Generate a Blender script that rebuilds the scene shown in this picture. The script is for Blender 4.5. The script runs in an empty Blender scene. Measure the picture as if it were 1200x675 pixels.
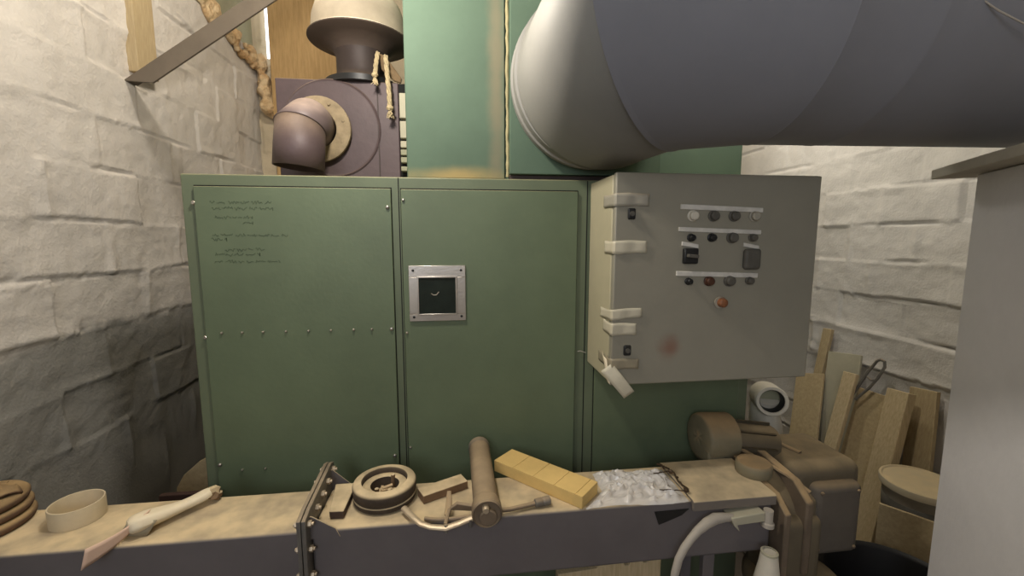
import bpy, bmesh, math, random
import numpy as np
from mathutils import Vector, Matrix
random.seed(4)
PI = math.pi
C = bpy.context.scene.collection
S = 0.79            # scene units below are scaled to metres
Z0 = -0.42          # floor level in scene units
LW, RW, BW, FW, CE = -1.92, 2.88, 4.63, -2.2, 4.0   # left, right, back, front walls and ceiling
T = 0.455           # top of the conveyor trough

def V(p): return Vector((p[0]*S, p[1]*S, (p[2]-Z0)*S))

# ------------------------------------------------------------------ materials
def srgb(c):
    return tuple((x/255/12.92 if x/255 <= .04045 else ((x/255+.055)/1.055)**2.4) for x in c)+(1,)

def mat(name, col, rough=.6, metal=0., var=.18, vs=5., bump=.15, bs=60., dust=0., dcol=(176,152,118), spec=.4, bdist=.004, stretch=None, col2=None):
    m = bpy.data.materials.new(name); m.use_nodes = True
    nt = m.node_tree; N = nt.nodes; L = nt.links
    b = N['Principled BSDF']
    b.inputs['Metallic'].default_value = metal
    b.inputs['Specular IOR Level'].default_value = spec
    tc = N.new('ShaderNodeTexCoord'); src = tc.outputs['Object']
    if stretch:
        mp = N.new('ShaderNodeMapping'); mp.inputs['Scale'].default_value = stretch
        L.new(src, mp.inputs['Vector']); src = mp.outputs['Vector']
    n1 = N.new('ShaderNodeTexNoise'); n1.inputs['Scale'].default_value = vs; n1.inputs['Detail'].default_value = 6; n1.inputs['Roughness'].default_value = .65
    L.new(src, n1.inputs['Vector'])
    rp = N.new('ShaderNodeValToRGB')
    c = srgb(col); c2 = srgb(col2) if col2 else None
    lo = tuple(x*(1-var) for x in c[:3])+(1,); hi = tuple(min(1, x*(1+var)) for x in c[:3])+(1,)
    if c2: hi = c2
    rp.color_ramp.elements[0].position = .3; rp.color_ramp.elements[0].color = lo
    rp.color_ramp.elements[1].position = .7; rp.color_ramp.elements[1].color = hi
    L.new(n1.outputs['Fac'], rp.inputs['Fac'])
    out = rp.outputs['Color']
    b.inputs['Roughness'].default_value = rough
    if dust > 0:
        g = N.new('ShaderNodeNewGeometry'); sx = N.new('ShaderNodeSeparateXYZ'); L.new(g.outputs['Normal'], sx.inputs[0])
        mr = N.new('ShaderNodeMapRange'); mr.interpolation_type = 'SMOOTHSTEP'
        mr.inputs['From Min'].default_value = .15; mr.inputs['From Max'].default_value = .85; mr.inputs['To Max'].default_value = dust
        L.new(sx.outputs['Z'], mr.inputs['Value'])
        n2 = N.new('ShaderNodeTexNoise'); n2.inputs['Scale'].default_value = 14; n2.inputs['Detail'].default_value = 8
        L.new(tc.outputs['Object'], n2.inputs['Vector'])
        m2 = N.new('ShaderNodeMapRange'); m2.inputs['From Min'].default_value = .3; m2.inputs['From Max'].default_value = .6; m2.inputs['To Min'].default_value = .72
        L.new(n2.outputs['Fac'], m2.inputs['Value'])
        mu = N.new('ShaderNodeMath'); mu.operation = 'MULTIPLY'; L.new(mr.outputs[0], mu.inputs[0]); L.new(m2.outputs[0], mu.inputs[1])
        dm = N.new('ShaderNodeMix'); dm.data_type = 'RGBA'
        dr = N.new('ShaderNodeValToRGB'); d = srgb(dcol)
        dr.color_ramp.elements[0].position = .3; dr.color_ramp.elements[0].color = tuple(x*.82 for x in d[:3])+(1,)
        dr.color_ramp.elements[1].position = .7; dr.color_ramp.elements[1].color = tuple(x*1.1 for x in d[:3])+(1,)
        L.new(n2.outputs['Fac'], dr.inputs['Fac'])
        L.new(mu.outputs[0], dm.inputs['Factor']); L.new(out, dm.inputs['A']); L.new(dr.outputs['Color'], dm.inputs['B'])
        out = dm.outputs['Result']
        rm = N.new('ShaderNodeMapRange'); rm.inputs['To Min'].default_value = rough; rm.inputs['To Max'].default_value = .95
        L.new(mu.outputs[0], rm.inputs['Value']); L.new(rm.outputs[0], b.inputs['Roughness'])
    L.new(out, b.inputs['Base Color'])
    if bump > 0:
        n3 = N.new('ShaderNodeTexNoise'); n3.inputs['Scale'].default_value = bs; n3.inputs['Detail'].default_value = 5
        L.new(src, n3.inputs['Vector'])
        bp = N.new('ShaderNodeBump'); bp.inputs['Strength'].default_value = bump; bp.inputs['Distance'].default_value = bdist
        L.new(n3.outputs['Fac'], bp.inputs['Height']); L.new(bp.outputs['Normal'], b.inputs['Normal'])
    return m

def wood(name, a, bcol, axis=(1, 8, 8), rough=.75, dust=0):
    return mat(name, a, rough, 0, .0, 6, .15, 30, dust=dust, stretch=axis, col2=bcol)

def add_stain(m, center, radius, col, amount=.8, nscale=8):
    """a rusty or dirty patch with a shape of its own, mixed over the base colour"""
    nt = m.node_tree; N = nt.nodes; L = nt.links; b = N['Principled BSDF']
    src = b.inputs['Base Color'].links[0].from_socket
    tc = N.new('ShaderNodeTexCoord'); mp = N.new('ShaderNodeMapping')
    sc = [1/r for r in radius]
    mp.inputs['Scale'].default_value = sc; mp.inputs['Location'].default_value = [-c*s for c, s in zip(center, sc)]
    L.new(tc.outputs['Object'], mp.inputs['Vector'])
    ln = N.new('ShaderNodeVectorMath'); ln.operation = 'LENGTH'; L.new(mp.outputs[0], ln.inputs[0])
    nz = N.new('ShaderNodeTexNoise'); nz.inputs['Scale'].default_value = nscale; nz.inputs['Detail'].default_value = 6; L.new(tc.outputs['Object'], nz.inputs['Vector'])
    ad = N.new('ShaderNodeMath'); ad.operation = 'MULTIPLY_ADD'; ad.inputs[1].default_value = .9; L.new(nz.outputs['Fac'], ad.inputs[0]); L.new(ln.outputs['Value'], ad.inputs[2])
    mr = N.new('ShaderNodeMapRange'); mr.interpolation_type = 'SMOOTHSTEP'
    mr.inputs['From Min'].default_value = 1.45; mr.inputs['From Max'].default_value = .55; mr.inputs['To Min'].default_value = 0; mr.inputs['To Max'].default_value = amount
    L.new(ad.outputs[0], mr.inputs['Value'])
    mx = N.new('ShaderNodeMix'); mx.data_type = 'RGBA'; L.new(mr.outputs[0], mx.inputs['Factor']); L.new(src, mx.inputs['A']); mx.inputs['B'].default_value = srgb(col)
    L.new(mx.outputs['Result'], b.inputs['Base Color'])

GREEN = (99, 108, 85)
M = {}
M['green'] = mat('green_paint', GREEN, .5, 0, .12, 3, .1, 70, dust=.6, dcol=(150,140,105))
M['green_door'] = mat('green_paint_door', (97, 109, 84), .48, 0, .13, 2.5, .1, 70, dust=.6, dcol=(150,140,105))
M['green_upper'] = mat('green_paint_upper', (84, 103, 86), .8, 0, .1, 3, .1, 70)
M['green_bead'] = mat('dusty_seam', (160, 150, 112), .7, 0, .2, 12, .2, 50)
M['boxgrey'] = mat('grey_enamel', (158, 152, 137), .5, 0, .06, 4, .1, 90, dust=.4)
M['boxside'] = mat('grey_enamel_cream', (178, 170, 142), .5, 0, .08, 4, .1, 90, dust=.3)
M['strip'] = mat('label_white', (205, 200, 190), .5, 0, .15, 30, 0)
M['black'] = mat('black_plastic', (30, 30, 30), .45, 0, .2, 8, .05, 90)
M['grimy'] = mat('grimy_grey_plastic', (88, 84, 76), .6, 0, .2, 30, .1, 90)
M['brownbtn'] = mat('brown_plastic', (78, 48, 32), .5, 0, .2, 30, 0)
M['orange'] = mat('orange_plastic', (128, 82, 52), .5, 0, .2, 30, 0)
M['white_plastic'] = mat('white_plastic', (205, 198, 182), .5, 0, .08, 8, .05, 60)
M['gap'] = mat('dark_gap', (22, 22, 20), .9, 0, .1, 5, 0)
M['steel'] = mat('brushed_steel', (190, 182, 172), .32, .9, .12, 8, .1, 120)
M['steel_grey'] = mat('dull_steel', (128, 124, 118), .5, .5, .2, 12, .2, 60, dust=.5)
M['glass_dark'] = mat('dark_sight_glass', (30, 38, 34), .12, 0, .25, 20, .03, 30)
M['duct'] = mat('grey_duct_wrap', (128, 128, 134), .62, 0, .05, 3, .12, 14, bdist=.01)
M['elbow'] = mat('grey_duct_sheet', (138, 136, 130), .62, .1, .06, 3, .08, 20)
M['fan'] = mat('purple_brown_iron', (82, 68, 68), .55, .1, .15, 6, .2, 60, dust=.25)
M['fanpipe'] = mat('mauve_grey_pipe', (108, 94, 92), .5, .1, .1, 6, .1, 60, dust=.75, dcol=(165,145,132))
M['dustring'] = mat('dusty_flange', (142, 126, 100), .9, 0, .25, 22, .5, 60)
M['cowl'] = mat('dusty_cowl_shaded', (76, 64, 56), .6, .1, .15, 8, .2, 40, dust=1., dcol=(238,224,200))  # dust on top; dark base colour paints in the shade under the rim
M['dome'] = mat('dusty_dome_lit', (160, 148, 128), .75, 0, .15, 8, .2, 40, dust=.9, dcol=(238,224,200))  # dusty, with a lighter base colour that paints in the light on the dome
M['darkmotor'] = mat('dark_iron', (60, 50, 46), .6, .2, .2, 8, .2, 40, dust=.3)
M['rope'] = mat('pale_rope', (180, 162, 126), .9, 0, .25, 40, .8, 160)
M['strap'] = mat('brown_strap', (112, 92, 66), .9, 0, .25, 30, .4, 90)
M['ply'] = wood('pine_board', (160, 130, 86), (186, 154, 106), (14, 14, 1.2))
M['pine'] = wood('weathered_pine', (160, 140, 106), (186, 168, 132), (30, 30, 2))
M['pale_wood'] = wood('pale_board', (176, 156, 118), (204, 184, 148), (25, 25, 2))
M['tan_board'] = wood('tan_fibreboard', (168, 148, 112), (190, 170, 132), (10, 10, 10))
M['greyboard'] = mat('grey_plasterboard', (176, 170, 148), .9, 0, .1, 6, .2, 60)
M['bar'] = mat('grey_steel_bar', (112, 102, 90), .5, .3, .1, 8, .15, 50, dust=.4)
M['foam'] = mat('yellow_foam', (172, 134, 88), .9, 0, .0, 9, .9, 30, bdist=.03, col2=(226, 204, 166))
M['sheet'] = mat('grey_green_sheet', (150, 148, 122), .7, 0, .15, 5, .1, 40)
M['trough'] = mat('trough_grey', (112, 106, 106), .5, .15, .1, 4, .12, 50, dust=1., dcol=(206,186,150))
M['trough_lid'] = mat('trough_lid_tan', (120, 112, 104), .55, .1, .1, 5, .15, 50, dust=1., dcol=(206,186,150))
M['dustwood'] = mat('dusty_wood', (120, 96, 72), .9, 0, .2, 14, .25, 60, dust=1., dcol=(206,186,150))
M['darkwood'] = mat('dark_block', (74, 58, 50), .8, 0, .2, 14, .25, 60, dust=1., dcol=(206,186,150))
M['tyre'] = mat('dark_rubber', (68, 58, 48), .85, 0, .25, 20, .4, 70, dust=1., dcol=(206,186,150))
M['cardboard'] = mat('cream_cardboard', (196, 180, 150), .85, 0, .1, 10, .1, 50)
M['paper'] = mat('cream_plastic_sheet', (222, 208, 180), .45, 0, .08, 8, .2, 25, bdist=.01)
M['pink_paper'] = mat('pinkish_tape', (226, 192, 168), .6, 0, .06, 8, .1, 40)
M['belt'] = mat('brown_webbing', (96, 74, 56), .9, 0, .25, 18, .5, 60, dust=.85, dcol=(166,140,100))
M['gun'] = mat('dusty_gun_steel', (132, 116, 98), .5, .35, .15, 12, .2, 60, dust=.7, dcol=(180,158,126))
M['gunlever'] = mat('bare_lever_steel', (190, 172, 146), .42, .4, .15, 12, .2, 60)
M['gunpost'] = mat('dusty_lever_post', (176, 152, 118), .7, 0, .15, 12, .2, 60)
M['yellowblock'] = mat('yellow_foam_block', (214, 182, 116), .85, 0, .1, 7, .25, 70)
M['gear'] = mat('brown_gearbox', (104, 94, 76), .65, .1, .15, 6, .2, 40, dust=.9, dcol=(146,128,98))
M['gearcover'] = mat('gearbox_cover', (104, 96, 86), .65, .1, .12, 6, .2, 40, dust=.8, dcol=(150,130,100))
M['gearedge'] = mat('flange_iron', (110, 96, 80), .6, .1, .2, 8, .2, 40, dust=1., dcol=(176,150,112))
M['motorcap'] = mat('greenish_motor_cowl', (124, 116, 94), .6, 0, .15, 6, .2, 40, dust=.9, dcol=(166,138,100))
M['hose'] = mat('grey_hose', (170, 162, 150), .55, 0, .1, 12, .15, 60)
M['blacktub'] = mat('black_tub', (20, 18, 18), .55, 0, .2, 6, .05, 40)
M['bucket'] = mat('grey_bucket', (150, 142, 128), .5, 0, .15, 12, .1, 40)
M['lid'] = mat('bucket_lid', (205, 192, 164), .6, 0, .06, 8, .1, 40, dust=.9, dcol=(196,176,138))
M['brown_dark'] = mat('brown_timber', (60, 40, 32), .8, 0, .2, 8, .2, 30)
M['pier'] = mat('pale_grey_plaster', (218, 216, 217), .8, 0, .06, 4, .25, 50)
M['slab'] = mat('grey_slab', (190, 184, 170), .8, 0, .12, 8, .25, 50)
M['wirebrown'] = mat('dark_wire', (84, 68, 52), .5, .4, .2, 12, 0)
M['tape'] = mat('masking_tape', (192, 184, 162), .5, 0, .08, 14, .2, 30)
M['marker'] = mat('faded_marker', (72, 84, 62), .8, 0, .3, 40, 0)
M['ceil'] = mat('ceiling_boards', (190, 180, 160), .8, 0, .1, 4, .1, 30)
M['floor'] = mat('concrete_floor', (112, 102, 92), .9, 0, .25, 4, .3, 30)
M['dirtytape'] = mat('clear_tape', (150, 140, 118), .35, 0, .1, 14, .2, 30)

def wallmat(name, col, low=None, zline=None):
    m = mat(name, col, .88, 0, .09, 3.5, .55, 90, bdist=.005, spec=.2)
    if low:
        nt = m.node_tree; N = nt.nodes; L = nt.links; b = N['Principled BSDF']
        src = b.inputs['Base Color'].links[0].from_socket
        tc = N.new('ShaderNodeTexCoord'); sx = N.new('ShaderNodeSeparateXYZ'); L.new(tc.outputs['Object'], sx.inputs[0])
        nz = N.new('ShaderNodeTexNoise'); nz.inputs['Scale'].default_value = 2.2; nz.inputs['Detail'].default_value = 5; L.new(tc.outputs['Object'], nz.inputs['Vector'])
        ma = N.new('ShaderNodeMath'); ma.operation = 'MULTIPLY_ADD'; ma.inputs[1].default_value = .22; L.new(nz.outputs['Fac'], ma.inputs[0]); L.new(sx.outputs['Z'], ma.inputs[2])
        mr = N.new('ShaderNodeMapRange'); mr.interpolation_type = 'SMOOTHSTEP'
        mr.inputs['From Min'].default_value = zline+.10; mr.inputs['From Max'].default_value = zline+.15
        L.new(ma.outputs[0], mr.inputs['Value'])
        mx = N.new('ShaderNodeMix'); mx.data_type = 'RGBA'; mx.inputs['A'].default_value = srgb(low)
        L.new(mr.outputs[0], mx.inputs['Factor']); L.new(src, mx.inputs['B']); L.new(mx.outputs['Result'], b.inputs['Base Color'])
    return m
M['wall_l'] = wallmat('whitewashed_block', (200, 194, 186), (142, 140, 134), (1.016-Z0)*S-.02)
M['wall_r'] = wallmat('whitewashed_block_right', (206, 201, 194))
M['wall_b'] = wallmat('whitewashed_block_back', (196, 182, 156))

# plastic film
pm = bpy.data.materials.new('clear_plastic_film'); pm.use_nodes = True
_n = pm.node_tree; _b = _n.nodes['Principled BSDF']
_b.inputs['Base Color'].default_value = (.9, .89, .89, 1); _b.inputs['Roughness'].default_value = .12; _b.inputs['Specular IOR Level'].default_value = .9
_tr = _n.nodes.new('ShaderNodeBsdfTransparent'); _mx = _n.nodes.new('ShaderNodeMixShader'); _mx.inputs[0].default_value = .55
_n.links.new(_tr.outputs[0], _mx.inputs[1]); _n.links.new(_b.outputs[0], _mx.inputs[2]); _n.links.new(_mx.outputs[0], _n.nodes['Material Output'].inputs['Surface'])
M['film'] = pm
em = bpy.data.materials.new('daylight_gap'); em.use_nodes = True
_e = em.node_tree.nodes.new('ShaderNodeEmission'); _e.inputs[0].default_value = (.95, .97, 1, 1); _e.inputs[1].default_value = 3.
em.node_tree.links.new(_e.outputs[0], em.node_tree.nodes['Material Output'].inputs['Surface'])
M['day'] = em

# ------------------------------------------------------------------ mesh builder
def frame(d):
    d = Vector(d).normalized()
    a = Vector((0, 0, 1)) if abs(d.z) < .95 else Vector((1, 0, 0))
    x = a.cross(d).normalized(); return x, d.cross(x).normalized(), d

class G:
    def __init__(s): s.b = bmesh.new()
    def v(s, p): return s.b.verts.new(Vector(p))
    def f(s, vs):
        try: return s.b.faces.new(vs)
        except ValueError: return None
    def hexa(s, q):      # 8 corner points: bottom loop 0-3, top loop 4-7
        v = [s.v(p) for p in q]
        for i in ((3,2,1,0),(4,5,6,7),(0,1,5,4),(1,2,6,5),(2,3,7,6),(3,0,4,7)): s.f([v[k] for k in i])
        return s
    def box(s, x0, x1, y0, y1, z0, z1):
        return s.hexa([(x0,y0,z0),(x1,y0,z0),(x1,y1,z0),(x0,y1,z0),(x0,y0,z1),(x1,y0,z1),(x1,y1,z1),(x0,y1,z1)])
    def obox(s, c, size, rot=(0,0,0)):
        from mathutils import Euler
        R = Euler(rot).to_matrix(); c = Vector(c); h = [k/2 for k in size]
        q = [c+R@Vector((a*h[0], b*h[1], e*h[2])) for e in (-1,1) for a, b in ((-1,-1),(1,-1),(1,1),(-1,1))]
        return s.hexa(q)
    def prism(s, poly, off):   # planar polygon extruded by the vector off
        off = Vector(off); a = [s.v(p) for p in poly]; b = [s.v(Vector(p)+off) for p in poly]
        s.f(a[::-1]); s.f(b); n = len(poly)
        for i in range(n): s.f([a[i], a[(i+1)%n], b[(i+1)%n], b[i]])
        return s
    def lathe(s, prof, o, axis=(0,0,1), seg=32, cap0=True, cap1=True):
        x, y, d = frame(axis); o = Vector(o); rings = []
        for r, h in prof:
            rings.append([s.v(o+d*h+(x*math.cos(2*PI*i/seg)+y*math.sin(2*PI*i/seg))*r) for i in range(seg)])
        for a, b in zip(rings, rings[1:]):
            for i in range(seg): s.f([a[i], a[(i+1)%seg], b[(i+1)%seg], b[i]])
        if cap0: s.f(rings[0][::-1])
        if cap1: s.f(rings[-1])
        return s
    def cyl(s, p0, p1, r, r1=None, seg=24):
        d = Vector(p1)-Vector(p0); r1 = r if r1 is None else r1
        return s.lathe([(r, 0), (r1, d.length)], p0, d, seg)
    def tube(s, path, rad, seg=12, flat=1., cap=True, up=None):
        P = [Vector(p) for p in path]; n = len(P)
        R = rad if isinstance(rad, (list, tuple)) else [rad]*n
        t = [(P[min(i+1,n-1)]-P[max(i-1,0)]).normalized() for i in range(n)]
        x = frame(t[0])[0] if up is None else Vector(up).cross(t[0]).normalized(); rings = []
        for i in range(n):
            x = (x-t[i]*x.dot(t[i])).normalized(); y = t[i].cross(x)
            rings.append([s.v(P[i]+(x*math.cos(2*PI*k/seg)+y*flat*math.sin(2*PI*k/seg))*R[i]) for k in range(seg)])
        for a, b in zip(rings, rings[1:]):
            for i in range(seg): s.f([a[i], a[(i+1)%seg], b[(i+1)%seg], b[i]])
        if cap: s.f(rings[0][::-1]); s.f(rings[-1])
        return s
    def ball(s, c, r, sc=(1,1,1), seg=12, noise=0):
        m = bmesh.ops.create_icosphere(s.b, subdivisions=2, radius=1)
        for v in m['verts']:
            k = 1+noise*(random.random()-.5)
            v.co = Vector(c)+Vector((v.co.x*sc[0], v.co.y*sc[1], v.co.z*sc[2]))*r*k
        return s
    def grid(s, fn, nu, nv, thick=None):
        a = [[s.v(fn(i/nu, j/nv)) for j in range(nv+1)] for i in range(nu+1)]
        for i in range(nu):
            for j in range(nv): s.f([a[i][j], a[i+1][j], a[i+1][j+1], a[i][j+1]])
        return s

BASE = {}
def link(g, name, m, parent=None, base=None, bevel=0, ang=35, sub=0, solid=0, seg=2):
    bmesh.ops.recalc_face_normals(g.b, faces=g.b.faces)
    b = BASE[parent.name] if parent is not None else V(base or (0, 0, Z0))
    for v in g.b.verts: v.co = V(v.co)-b
    me = bpy.data.meshes.new(name); g.b.to_mesh(me); g.b.free()
    for p in me.polygons: p.use_smooth = True
    me.set_sharp_from_angle(angle=math.radians(ang))
    me.materials.append(m if not isinstance(m, str) else M[m])
    o = bpy.data.objects.new(name, me); C.objects.link(o)
    if parent is not None: o.parent = parent
    else: o.location = b
    BASE[o.name] = b
    if solid:
        md = o.modifiers.new('solid', 'SOLIDIFY'); md.thickness = solid*S; md.offset = 0
    if bevel:
        md = o.modifiers.new('bevel', 'BEVEL'); md.width = bevel*S; md.segments = seg; md.limit_method = 'ANGLE'; md.angle_limit = math.radians(40)
        md.harden_normals = False
    if sub:
        md = o.modifiers.new('sub', 'SUBSURF'); md.levels = sub; md.render_levels = sub
    return o
def tag(o, label, cat, group=None, kind=None):
    if label: o['label'] = label
    if cat: o['category'] = cat
    if group: o['group'] = group
    if kind: o['kind'] = kind
    return o
def thing(name, label, cat, base, group=None):
    o = bpy.data.objects.new(name, None); C.objects.link(o); o.location = V(base); o.empty_display_size = .05
    BASE[o.name] = V(base); return tag(o, label, cat, group)
def struct(g, name, m, **k):
    o = link(g, name, m, **k); o['kind'] = 'structure'; return o

# ------------------------------------------------------------------ block walls (real relief)
def hsh(i, j, sd):
    n = np.sin(i*127.1+j*311.7+sd*74.7)*43758.5453
    return n-np.floor(n)
def vnoise(u, v, sd):
    iu, iv = np.floor(u), np.floor(v); fu, fv = u-iu, v-iv
    fu = fu*fu*(3-2*fu); fv = fv*fv*(3-2*fv)
    return (hsh(iu,iv,sd)*(1-fu)+hsh(iu+1,iv,sd)*fu)*(1-fv)+(hsh(iu,iv+1,sd)*(1-fu)+hsh(iu+1,iv+1,sd)*fu)*fv
def fbm(u, v, sd, o=4):
    a = 0; k = .5
    for i in range(o): a = a+k*vnoise(u*2**i, v*2**i, sd+i*13); k *= .5
    return a-.47
def relief(u, v, h, w, z1, uo, sd, step_z=None, soft=.55):
    uu = u+.020*fbm(u*4, v*4, sd+3); vv = v+.030*fbm(u*2.2, v*2.2, sd+5)+.010*fbm(u*14, v*14, sd+9)
    row = np.floor((vv-z1)/h); dv = np.minimum((vv-z1)-row*h, (row+1)*h-(vv-z1))
    off = (row%2)*.5*w+hsh(row, row*0, sd)*.12*w
    ul = (uu-uo-off)/w; col = np.floor(ul); du = np.minimum(ul-col, col+1-ul)*w
    d = .020*(hsh(col, row, sd+1)-.5)
    m1 = np.clip(vnoise(u*3.3, v*6, sd+20)*2.6-1.3, 0, 1); m2 = np.clip(vnoise(u*5, v*3, sd+22)*2.6-1.5, 0, 1)
    d = d-.030*m1*np.exp(-(dv/.008)**2)-.016*m2*np.exp(-(du/.007)**2)
    r1 = np.clip(vnoise(u*2.7, v*5, sd+31)*2.4-.9, 0, 1); r2 = np.clip(vnoise(u*4, v*4, sd+33)*2.4-1.0, 0, 1)
    d = d+.012*r1*np.exp(-(dv/.035)**2)+.012*r2*np.exp(-(du/.03)**2)
    d = d+.034*fbm(u*2.3, v*2.3, sd+40)+.012*fbm(u*9, v*9, sd+41)+.007*fbm(u*26, v*26, sd+43, 3)
    cr = np.abs(fbm(u*3.1, v*7.5, sd+60)); ck = np.clip(vnoise(u*1.7, v*1.7, sd+66)*3-1.7, 0, 1)*np.exp(-(dv/.05)**2)
    d = d-.022*ck*np.exp(-(cr/.022)**2)
    if step_z is not None:
        d = d-.020/(1+np.exp((vv-step_z)/.004))
    return d
def wall(name, us, vs, put, m, **kw):
    U, Vv = np.meshgrid(np.array(us), np.array(vs), indexing='ij')
    D = relief(U, Vv, **kw)
    P = put(U, Vv, D)
    nu, nv = U.shape
    co = np.stack([P[0]*S, P[1]*S, (P[2]-Z0)*S], -1).reshape(-1, 3)
    idx = np.arange(nu*nv).reshape(nu, nv)
    q = np.stack([idx[:-1,:-1], idx[1:,:-1], idx[1:,1:], idx[:-1,1:]], -1).reshape(-1, 4)
    me = bpy.data.meshes.new(name)
    me.from_pydata(co.tolist(), [], q.tolist()); me.update()
    for p in me.polygons: p.use_smooth = True
    me.materials.append(M[m])
    o = bpy.data.objects.new(name, me); C.objects.link(o); o['kind'] = 'structure'
    return o
def steps(a, b, c, fine, coarse):
    return list(np.arange(a, b, coarse))+list(np.arange(b, c, fine))+[c]
TOPL = 3.24
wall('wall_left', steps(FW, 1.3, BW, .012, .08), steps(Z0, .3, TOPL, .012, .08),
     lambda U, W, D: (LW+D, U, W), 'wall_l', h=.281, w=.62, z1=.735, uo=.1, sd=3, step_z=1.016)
wall('wall_right', steps(FW, 1.7, BW, .012, .08), steps(Z0, -.2, 2.4, .012, .08)+[3.0, CE],
     lambda U, W, D: (RW-D, U, W), 'wall_r', h=.25, w=.47, z1=1.086, uo=.25, sd=8)
wall('wall_back', steps(LW-.05, LW, -.9, .014, .05)+[0, RW], steps(Z0, 1.6, 3.4, .014, .1)+[CE],
     lambda U, W, D: (U, BW-D, W), 'wall_b', h=.25, w=.47, z1=1.086, uo=.2, sd=14)
struct(G().box(LW-.1, RW+.1, FW, BW+.1, Z0-.1, Z0), 'floor', 'floor')
struct(G().box(LW-.1, RW+.1, FW, BW+.1, CE, CE+.1), 'ceiling', 'ceil')
g = G(); wx0, wx1, wz0, wz1 = -1.75, -.05, 1.5, 3.1      # wall behind the camera with a window opening
for bx in ((LW-.1, wx0, Z0, CE), (wx1, RW+.1, Z0, CE), (wx0, wx1, Z0, wz0), (wx0, wx1, wz1, CE)):
    g.box(bx[0], bx[1], FW-.15, FW, bx[2], bx[3])
struct(g, 'wall_front', 'wall_r')
g = G()
for a in (wx0, (wx0+wx1)/2-.03, wx1-.06): g.box(a, a+.06, FW-.1, FW-.04, wz0, wz1)
for a in (wz0, wz1-.06): g.box(wx0, wx1, FW-.1, FW-.04, a, a+.06)
struct(g, 'window_1', 'pine', bevel=.006)
# grey-green boarding above the block wall, up in the left back corner
struct(G().box(LW-.06, LW-.02, 1.3, BW, TOPL-.05, CE), 'trim_1', 'sheet')
# slit of daylight between boarding and pine board
struct(G().box(-1.79, -1.755, BW-.06, BW-.045, 3.2, 3.95), 'window_2', 'day')

# expanding foam oozing along the top of the block wall and down the corner
g = G(); random.seed(11)
pts = [(LW+.01, 3.50, 3.33), (LW+.02, 3.66, 3.30), (LW+.02, 3.80, 3.27), (LW+.03, 3.93, 3.25), (LW+.03, 4.12, 3.24), (LW+.04, 4.3, 3.18), (LW+.05, 4.46, 3.17), (LW+.06, 4.55, 3.08), (LW+.09, BW-.05, 2.98), (LW+.12, BW-.04, 2.9)]
pts += [(LW+.10, BW-.05, 2.86), (LW+.12, BW-.05, 2.80)]
for i in range(len(pts)-1):
    a, b = Vector(pts[i]), Vector(pts[i+1])
    for k in range(7):
        p = a.lerp(b, k/4)+Vector((random.uniform(-.02, .025), random.uniform(-.06, .06), random.uniform(-.10, .07)*(1.3 if i > 4 else .7)))
        g.ball(p, random.uniform(.035, .08)*(1.1 if i > 6 else .72), (random.uniform(.4, .8), random.uniform(.7, 1.5), random.uniform(.5, 1.2)), noise=.5)
fo = link(g, 'expanding_foam', 'foam', base=(LW, 4.1, 3.2), ang=180)
md = fo.modifiers.new('remesh', 'REMESH'); md.mode = 'VOXEL'; md.voxel_size = .012; md.use_smooth_shade = True
md = fo.modifiers.new('smooth', 'SMOOTH'); md.iterations = 2
tag(fo, 'lumpy yellow foam filler squeezed along the top of the whitewashed left wall', 'foam')
# ------------------------------------------------------------------ timber post, diagonal bar, pine board
g = G().box(LW-.03, LW+.035, 2.945, 3.125, 2.485, CE)
tag(link(g, 'timber_post', 'pine', base=(LW, 3.03, 2.43), bevel=.005), 'pale upright timber fixed on the left wall above the foot of the grey bar', 'post')
t = thing('steel_brace', 'grey diagonal steel bar rising from the left wall towards the ceiling', 'steel bar', (LW, 2.9, 2.41))
dx, dz = .72, .50; L_ = (CE-.02-2.41)/dz
e = (LW+dx*L_, CE-.02)
g = G().prism([(LW-.01, 2.875, 2.408), (LW+.15, 2.875, 2.402), (e[0]+.14, 2.875, e[1]), (e[0]-.01, 2.875, e[1])], (0, .014, 0))
link(g, 'web', 'bar', t, bevel=.002)
g = G().prism([(LW-.01, 2.889, 2.408), (LW+.012, 2.889, 2.407), (e[0]+.012, 2.889, e[1]), (e[0]-.01, 2.889, e[1])], (0, .075, 0))
link(g, 'flange', 'bar', t, bevel=.002)
g = G().box(-1.74, -1.02, 4.50, 4.54, 1.9, CE-.02)
tag(link(g, 'pine_board', 'ply', base=(-1.4, 4.52, 1.9), bevel=.004), 'orange pine board standing against the back wall behind the dark fan', 'board')

# ------------------------------------------------------------------ big green cabinet
t = thing('machine_cabinet', 'large green sheet metal cabinet with flush doors behind the trough', 'cabinet', (.17, 2.0, Z0))
CX0, CX1, CT = -1.162, 1.50, 1.767
link(G().box(CX0, CX1, 2.0, 3.85, Z0, CT), 'body', 'green', t, bevel=.006)
add_stain(M['green'], (0, 0, 0), (.001, .001, .001), (0, 0, 0), 0)
g = G()
for x in (-.266, .607): g.box(x, x+.004, 1.998, 2.002, Z0+.02, CT-.004)
link(g, 'post_seam', 'gap', t)
def screw(parent, x, z, y, r=.007, big=False):
    g = G().lathe([(r*1.25, 0), (r*1.25, .004), (r, .008), (r*.4, .010)], (x, y, z), (0, -1, 0), 10)
    return link(g, 'screw', 'steel', parent)
doors = [(-1.107, -.297, .16, 1.714, (-1.112, -1.092)), (-.253, .560, .16, 1.712, None), (.66, 1.44, .16, 1.71, None)]
D = []
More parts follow.
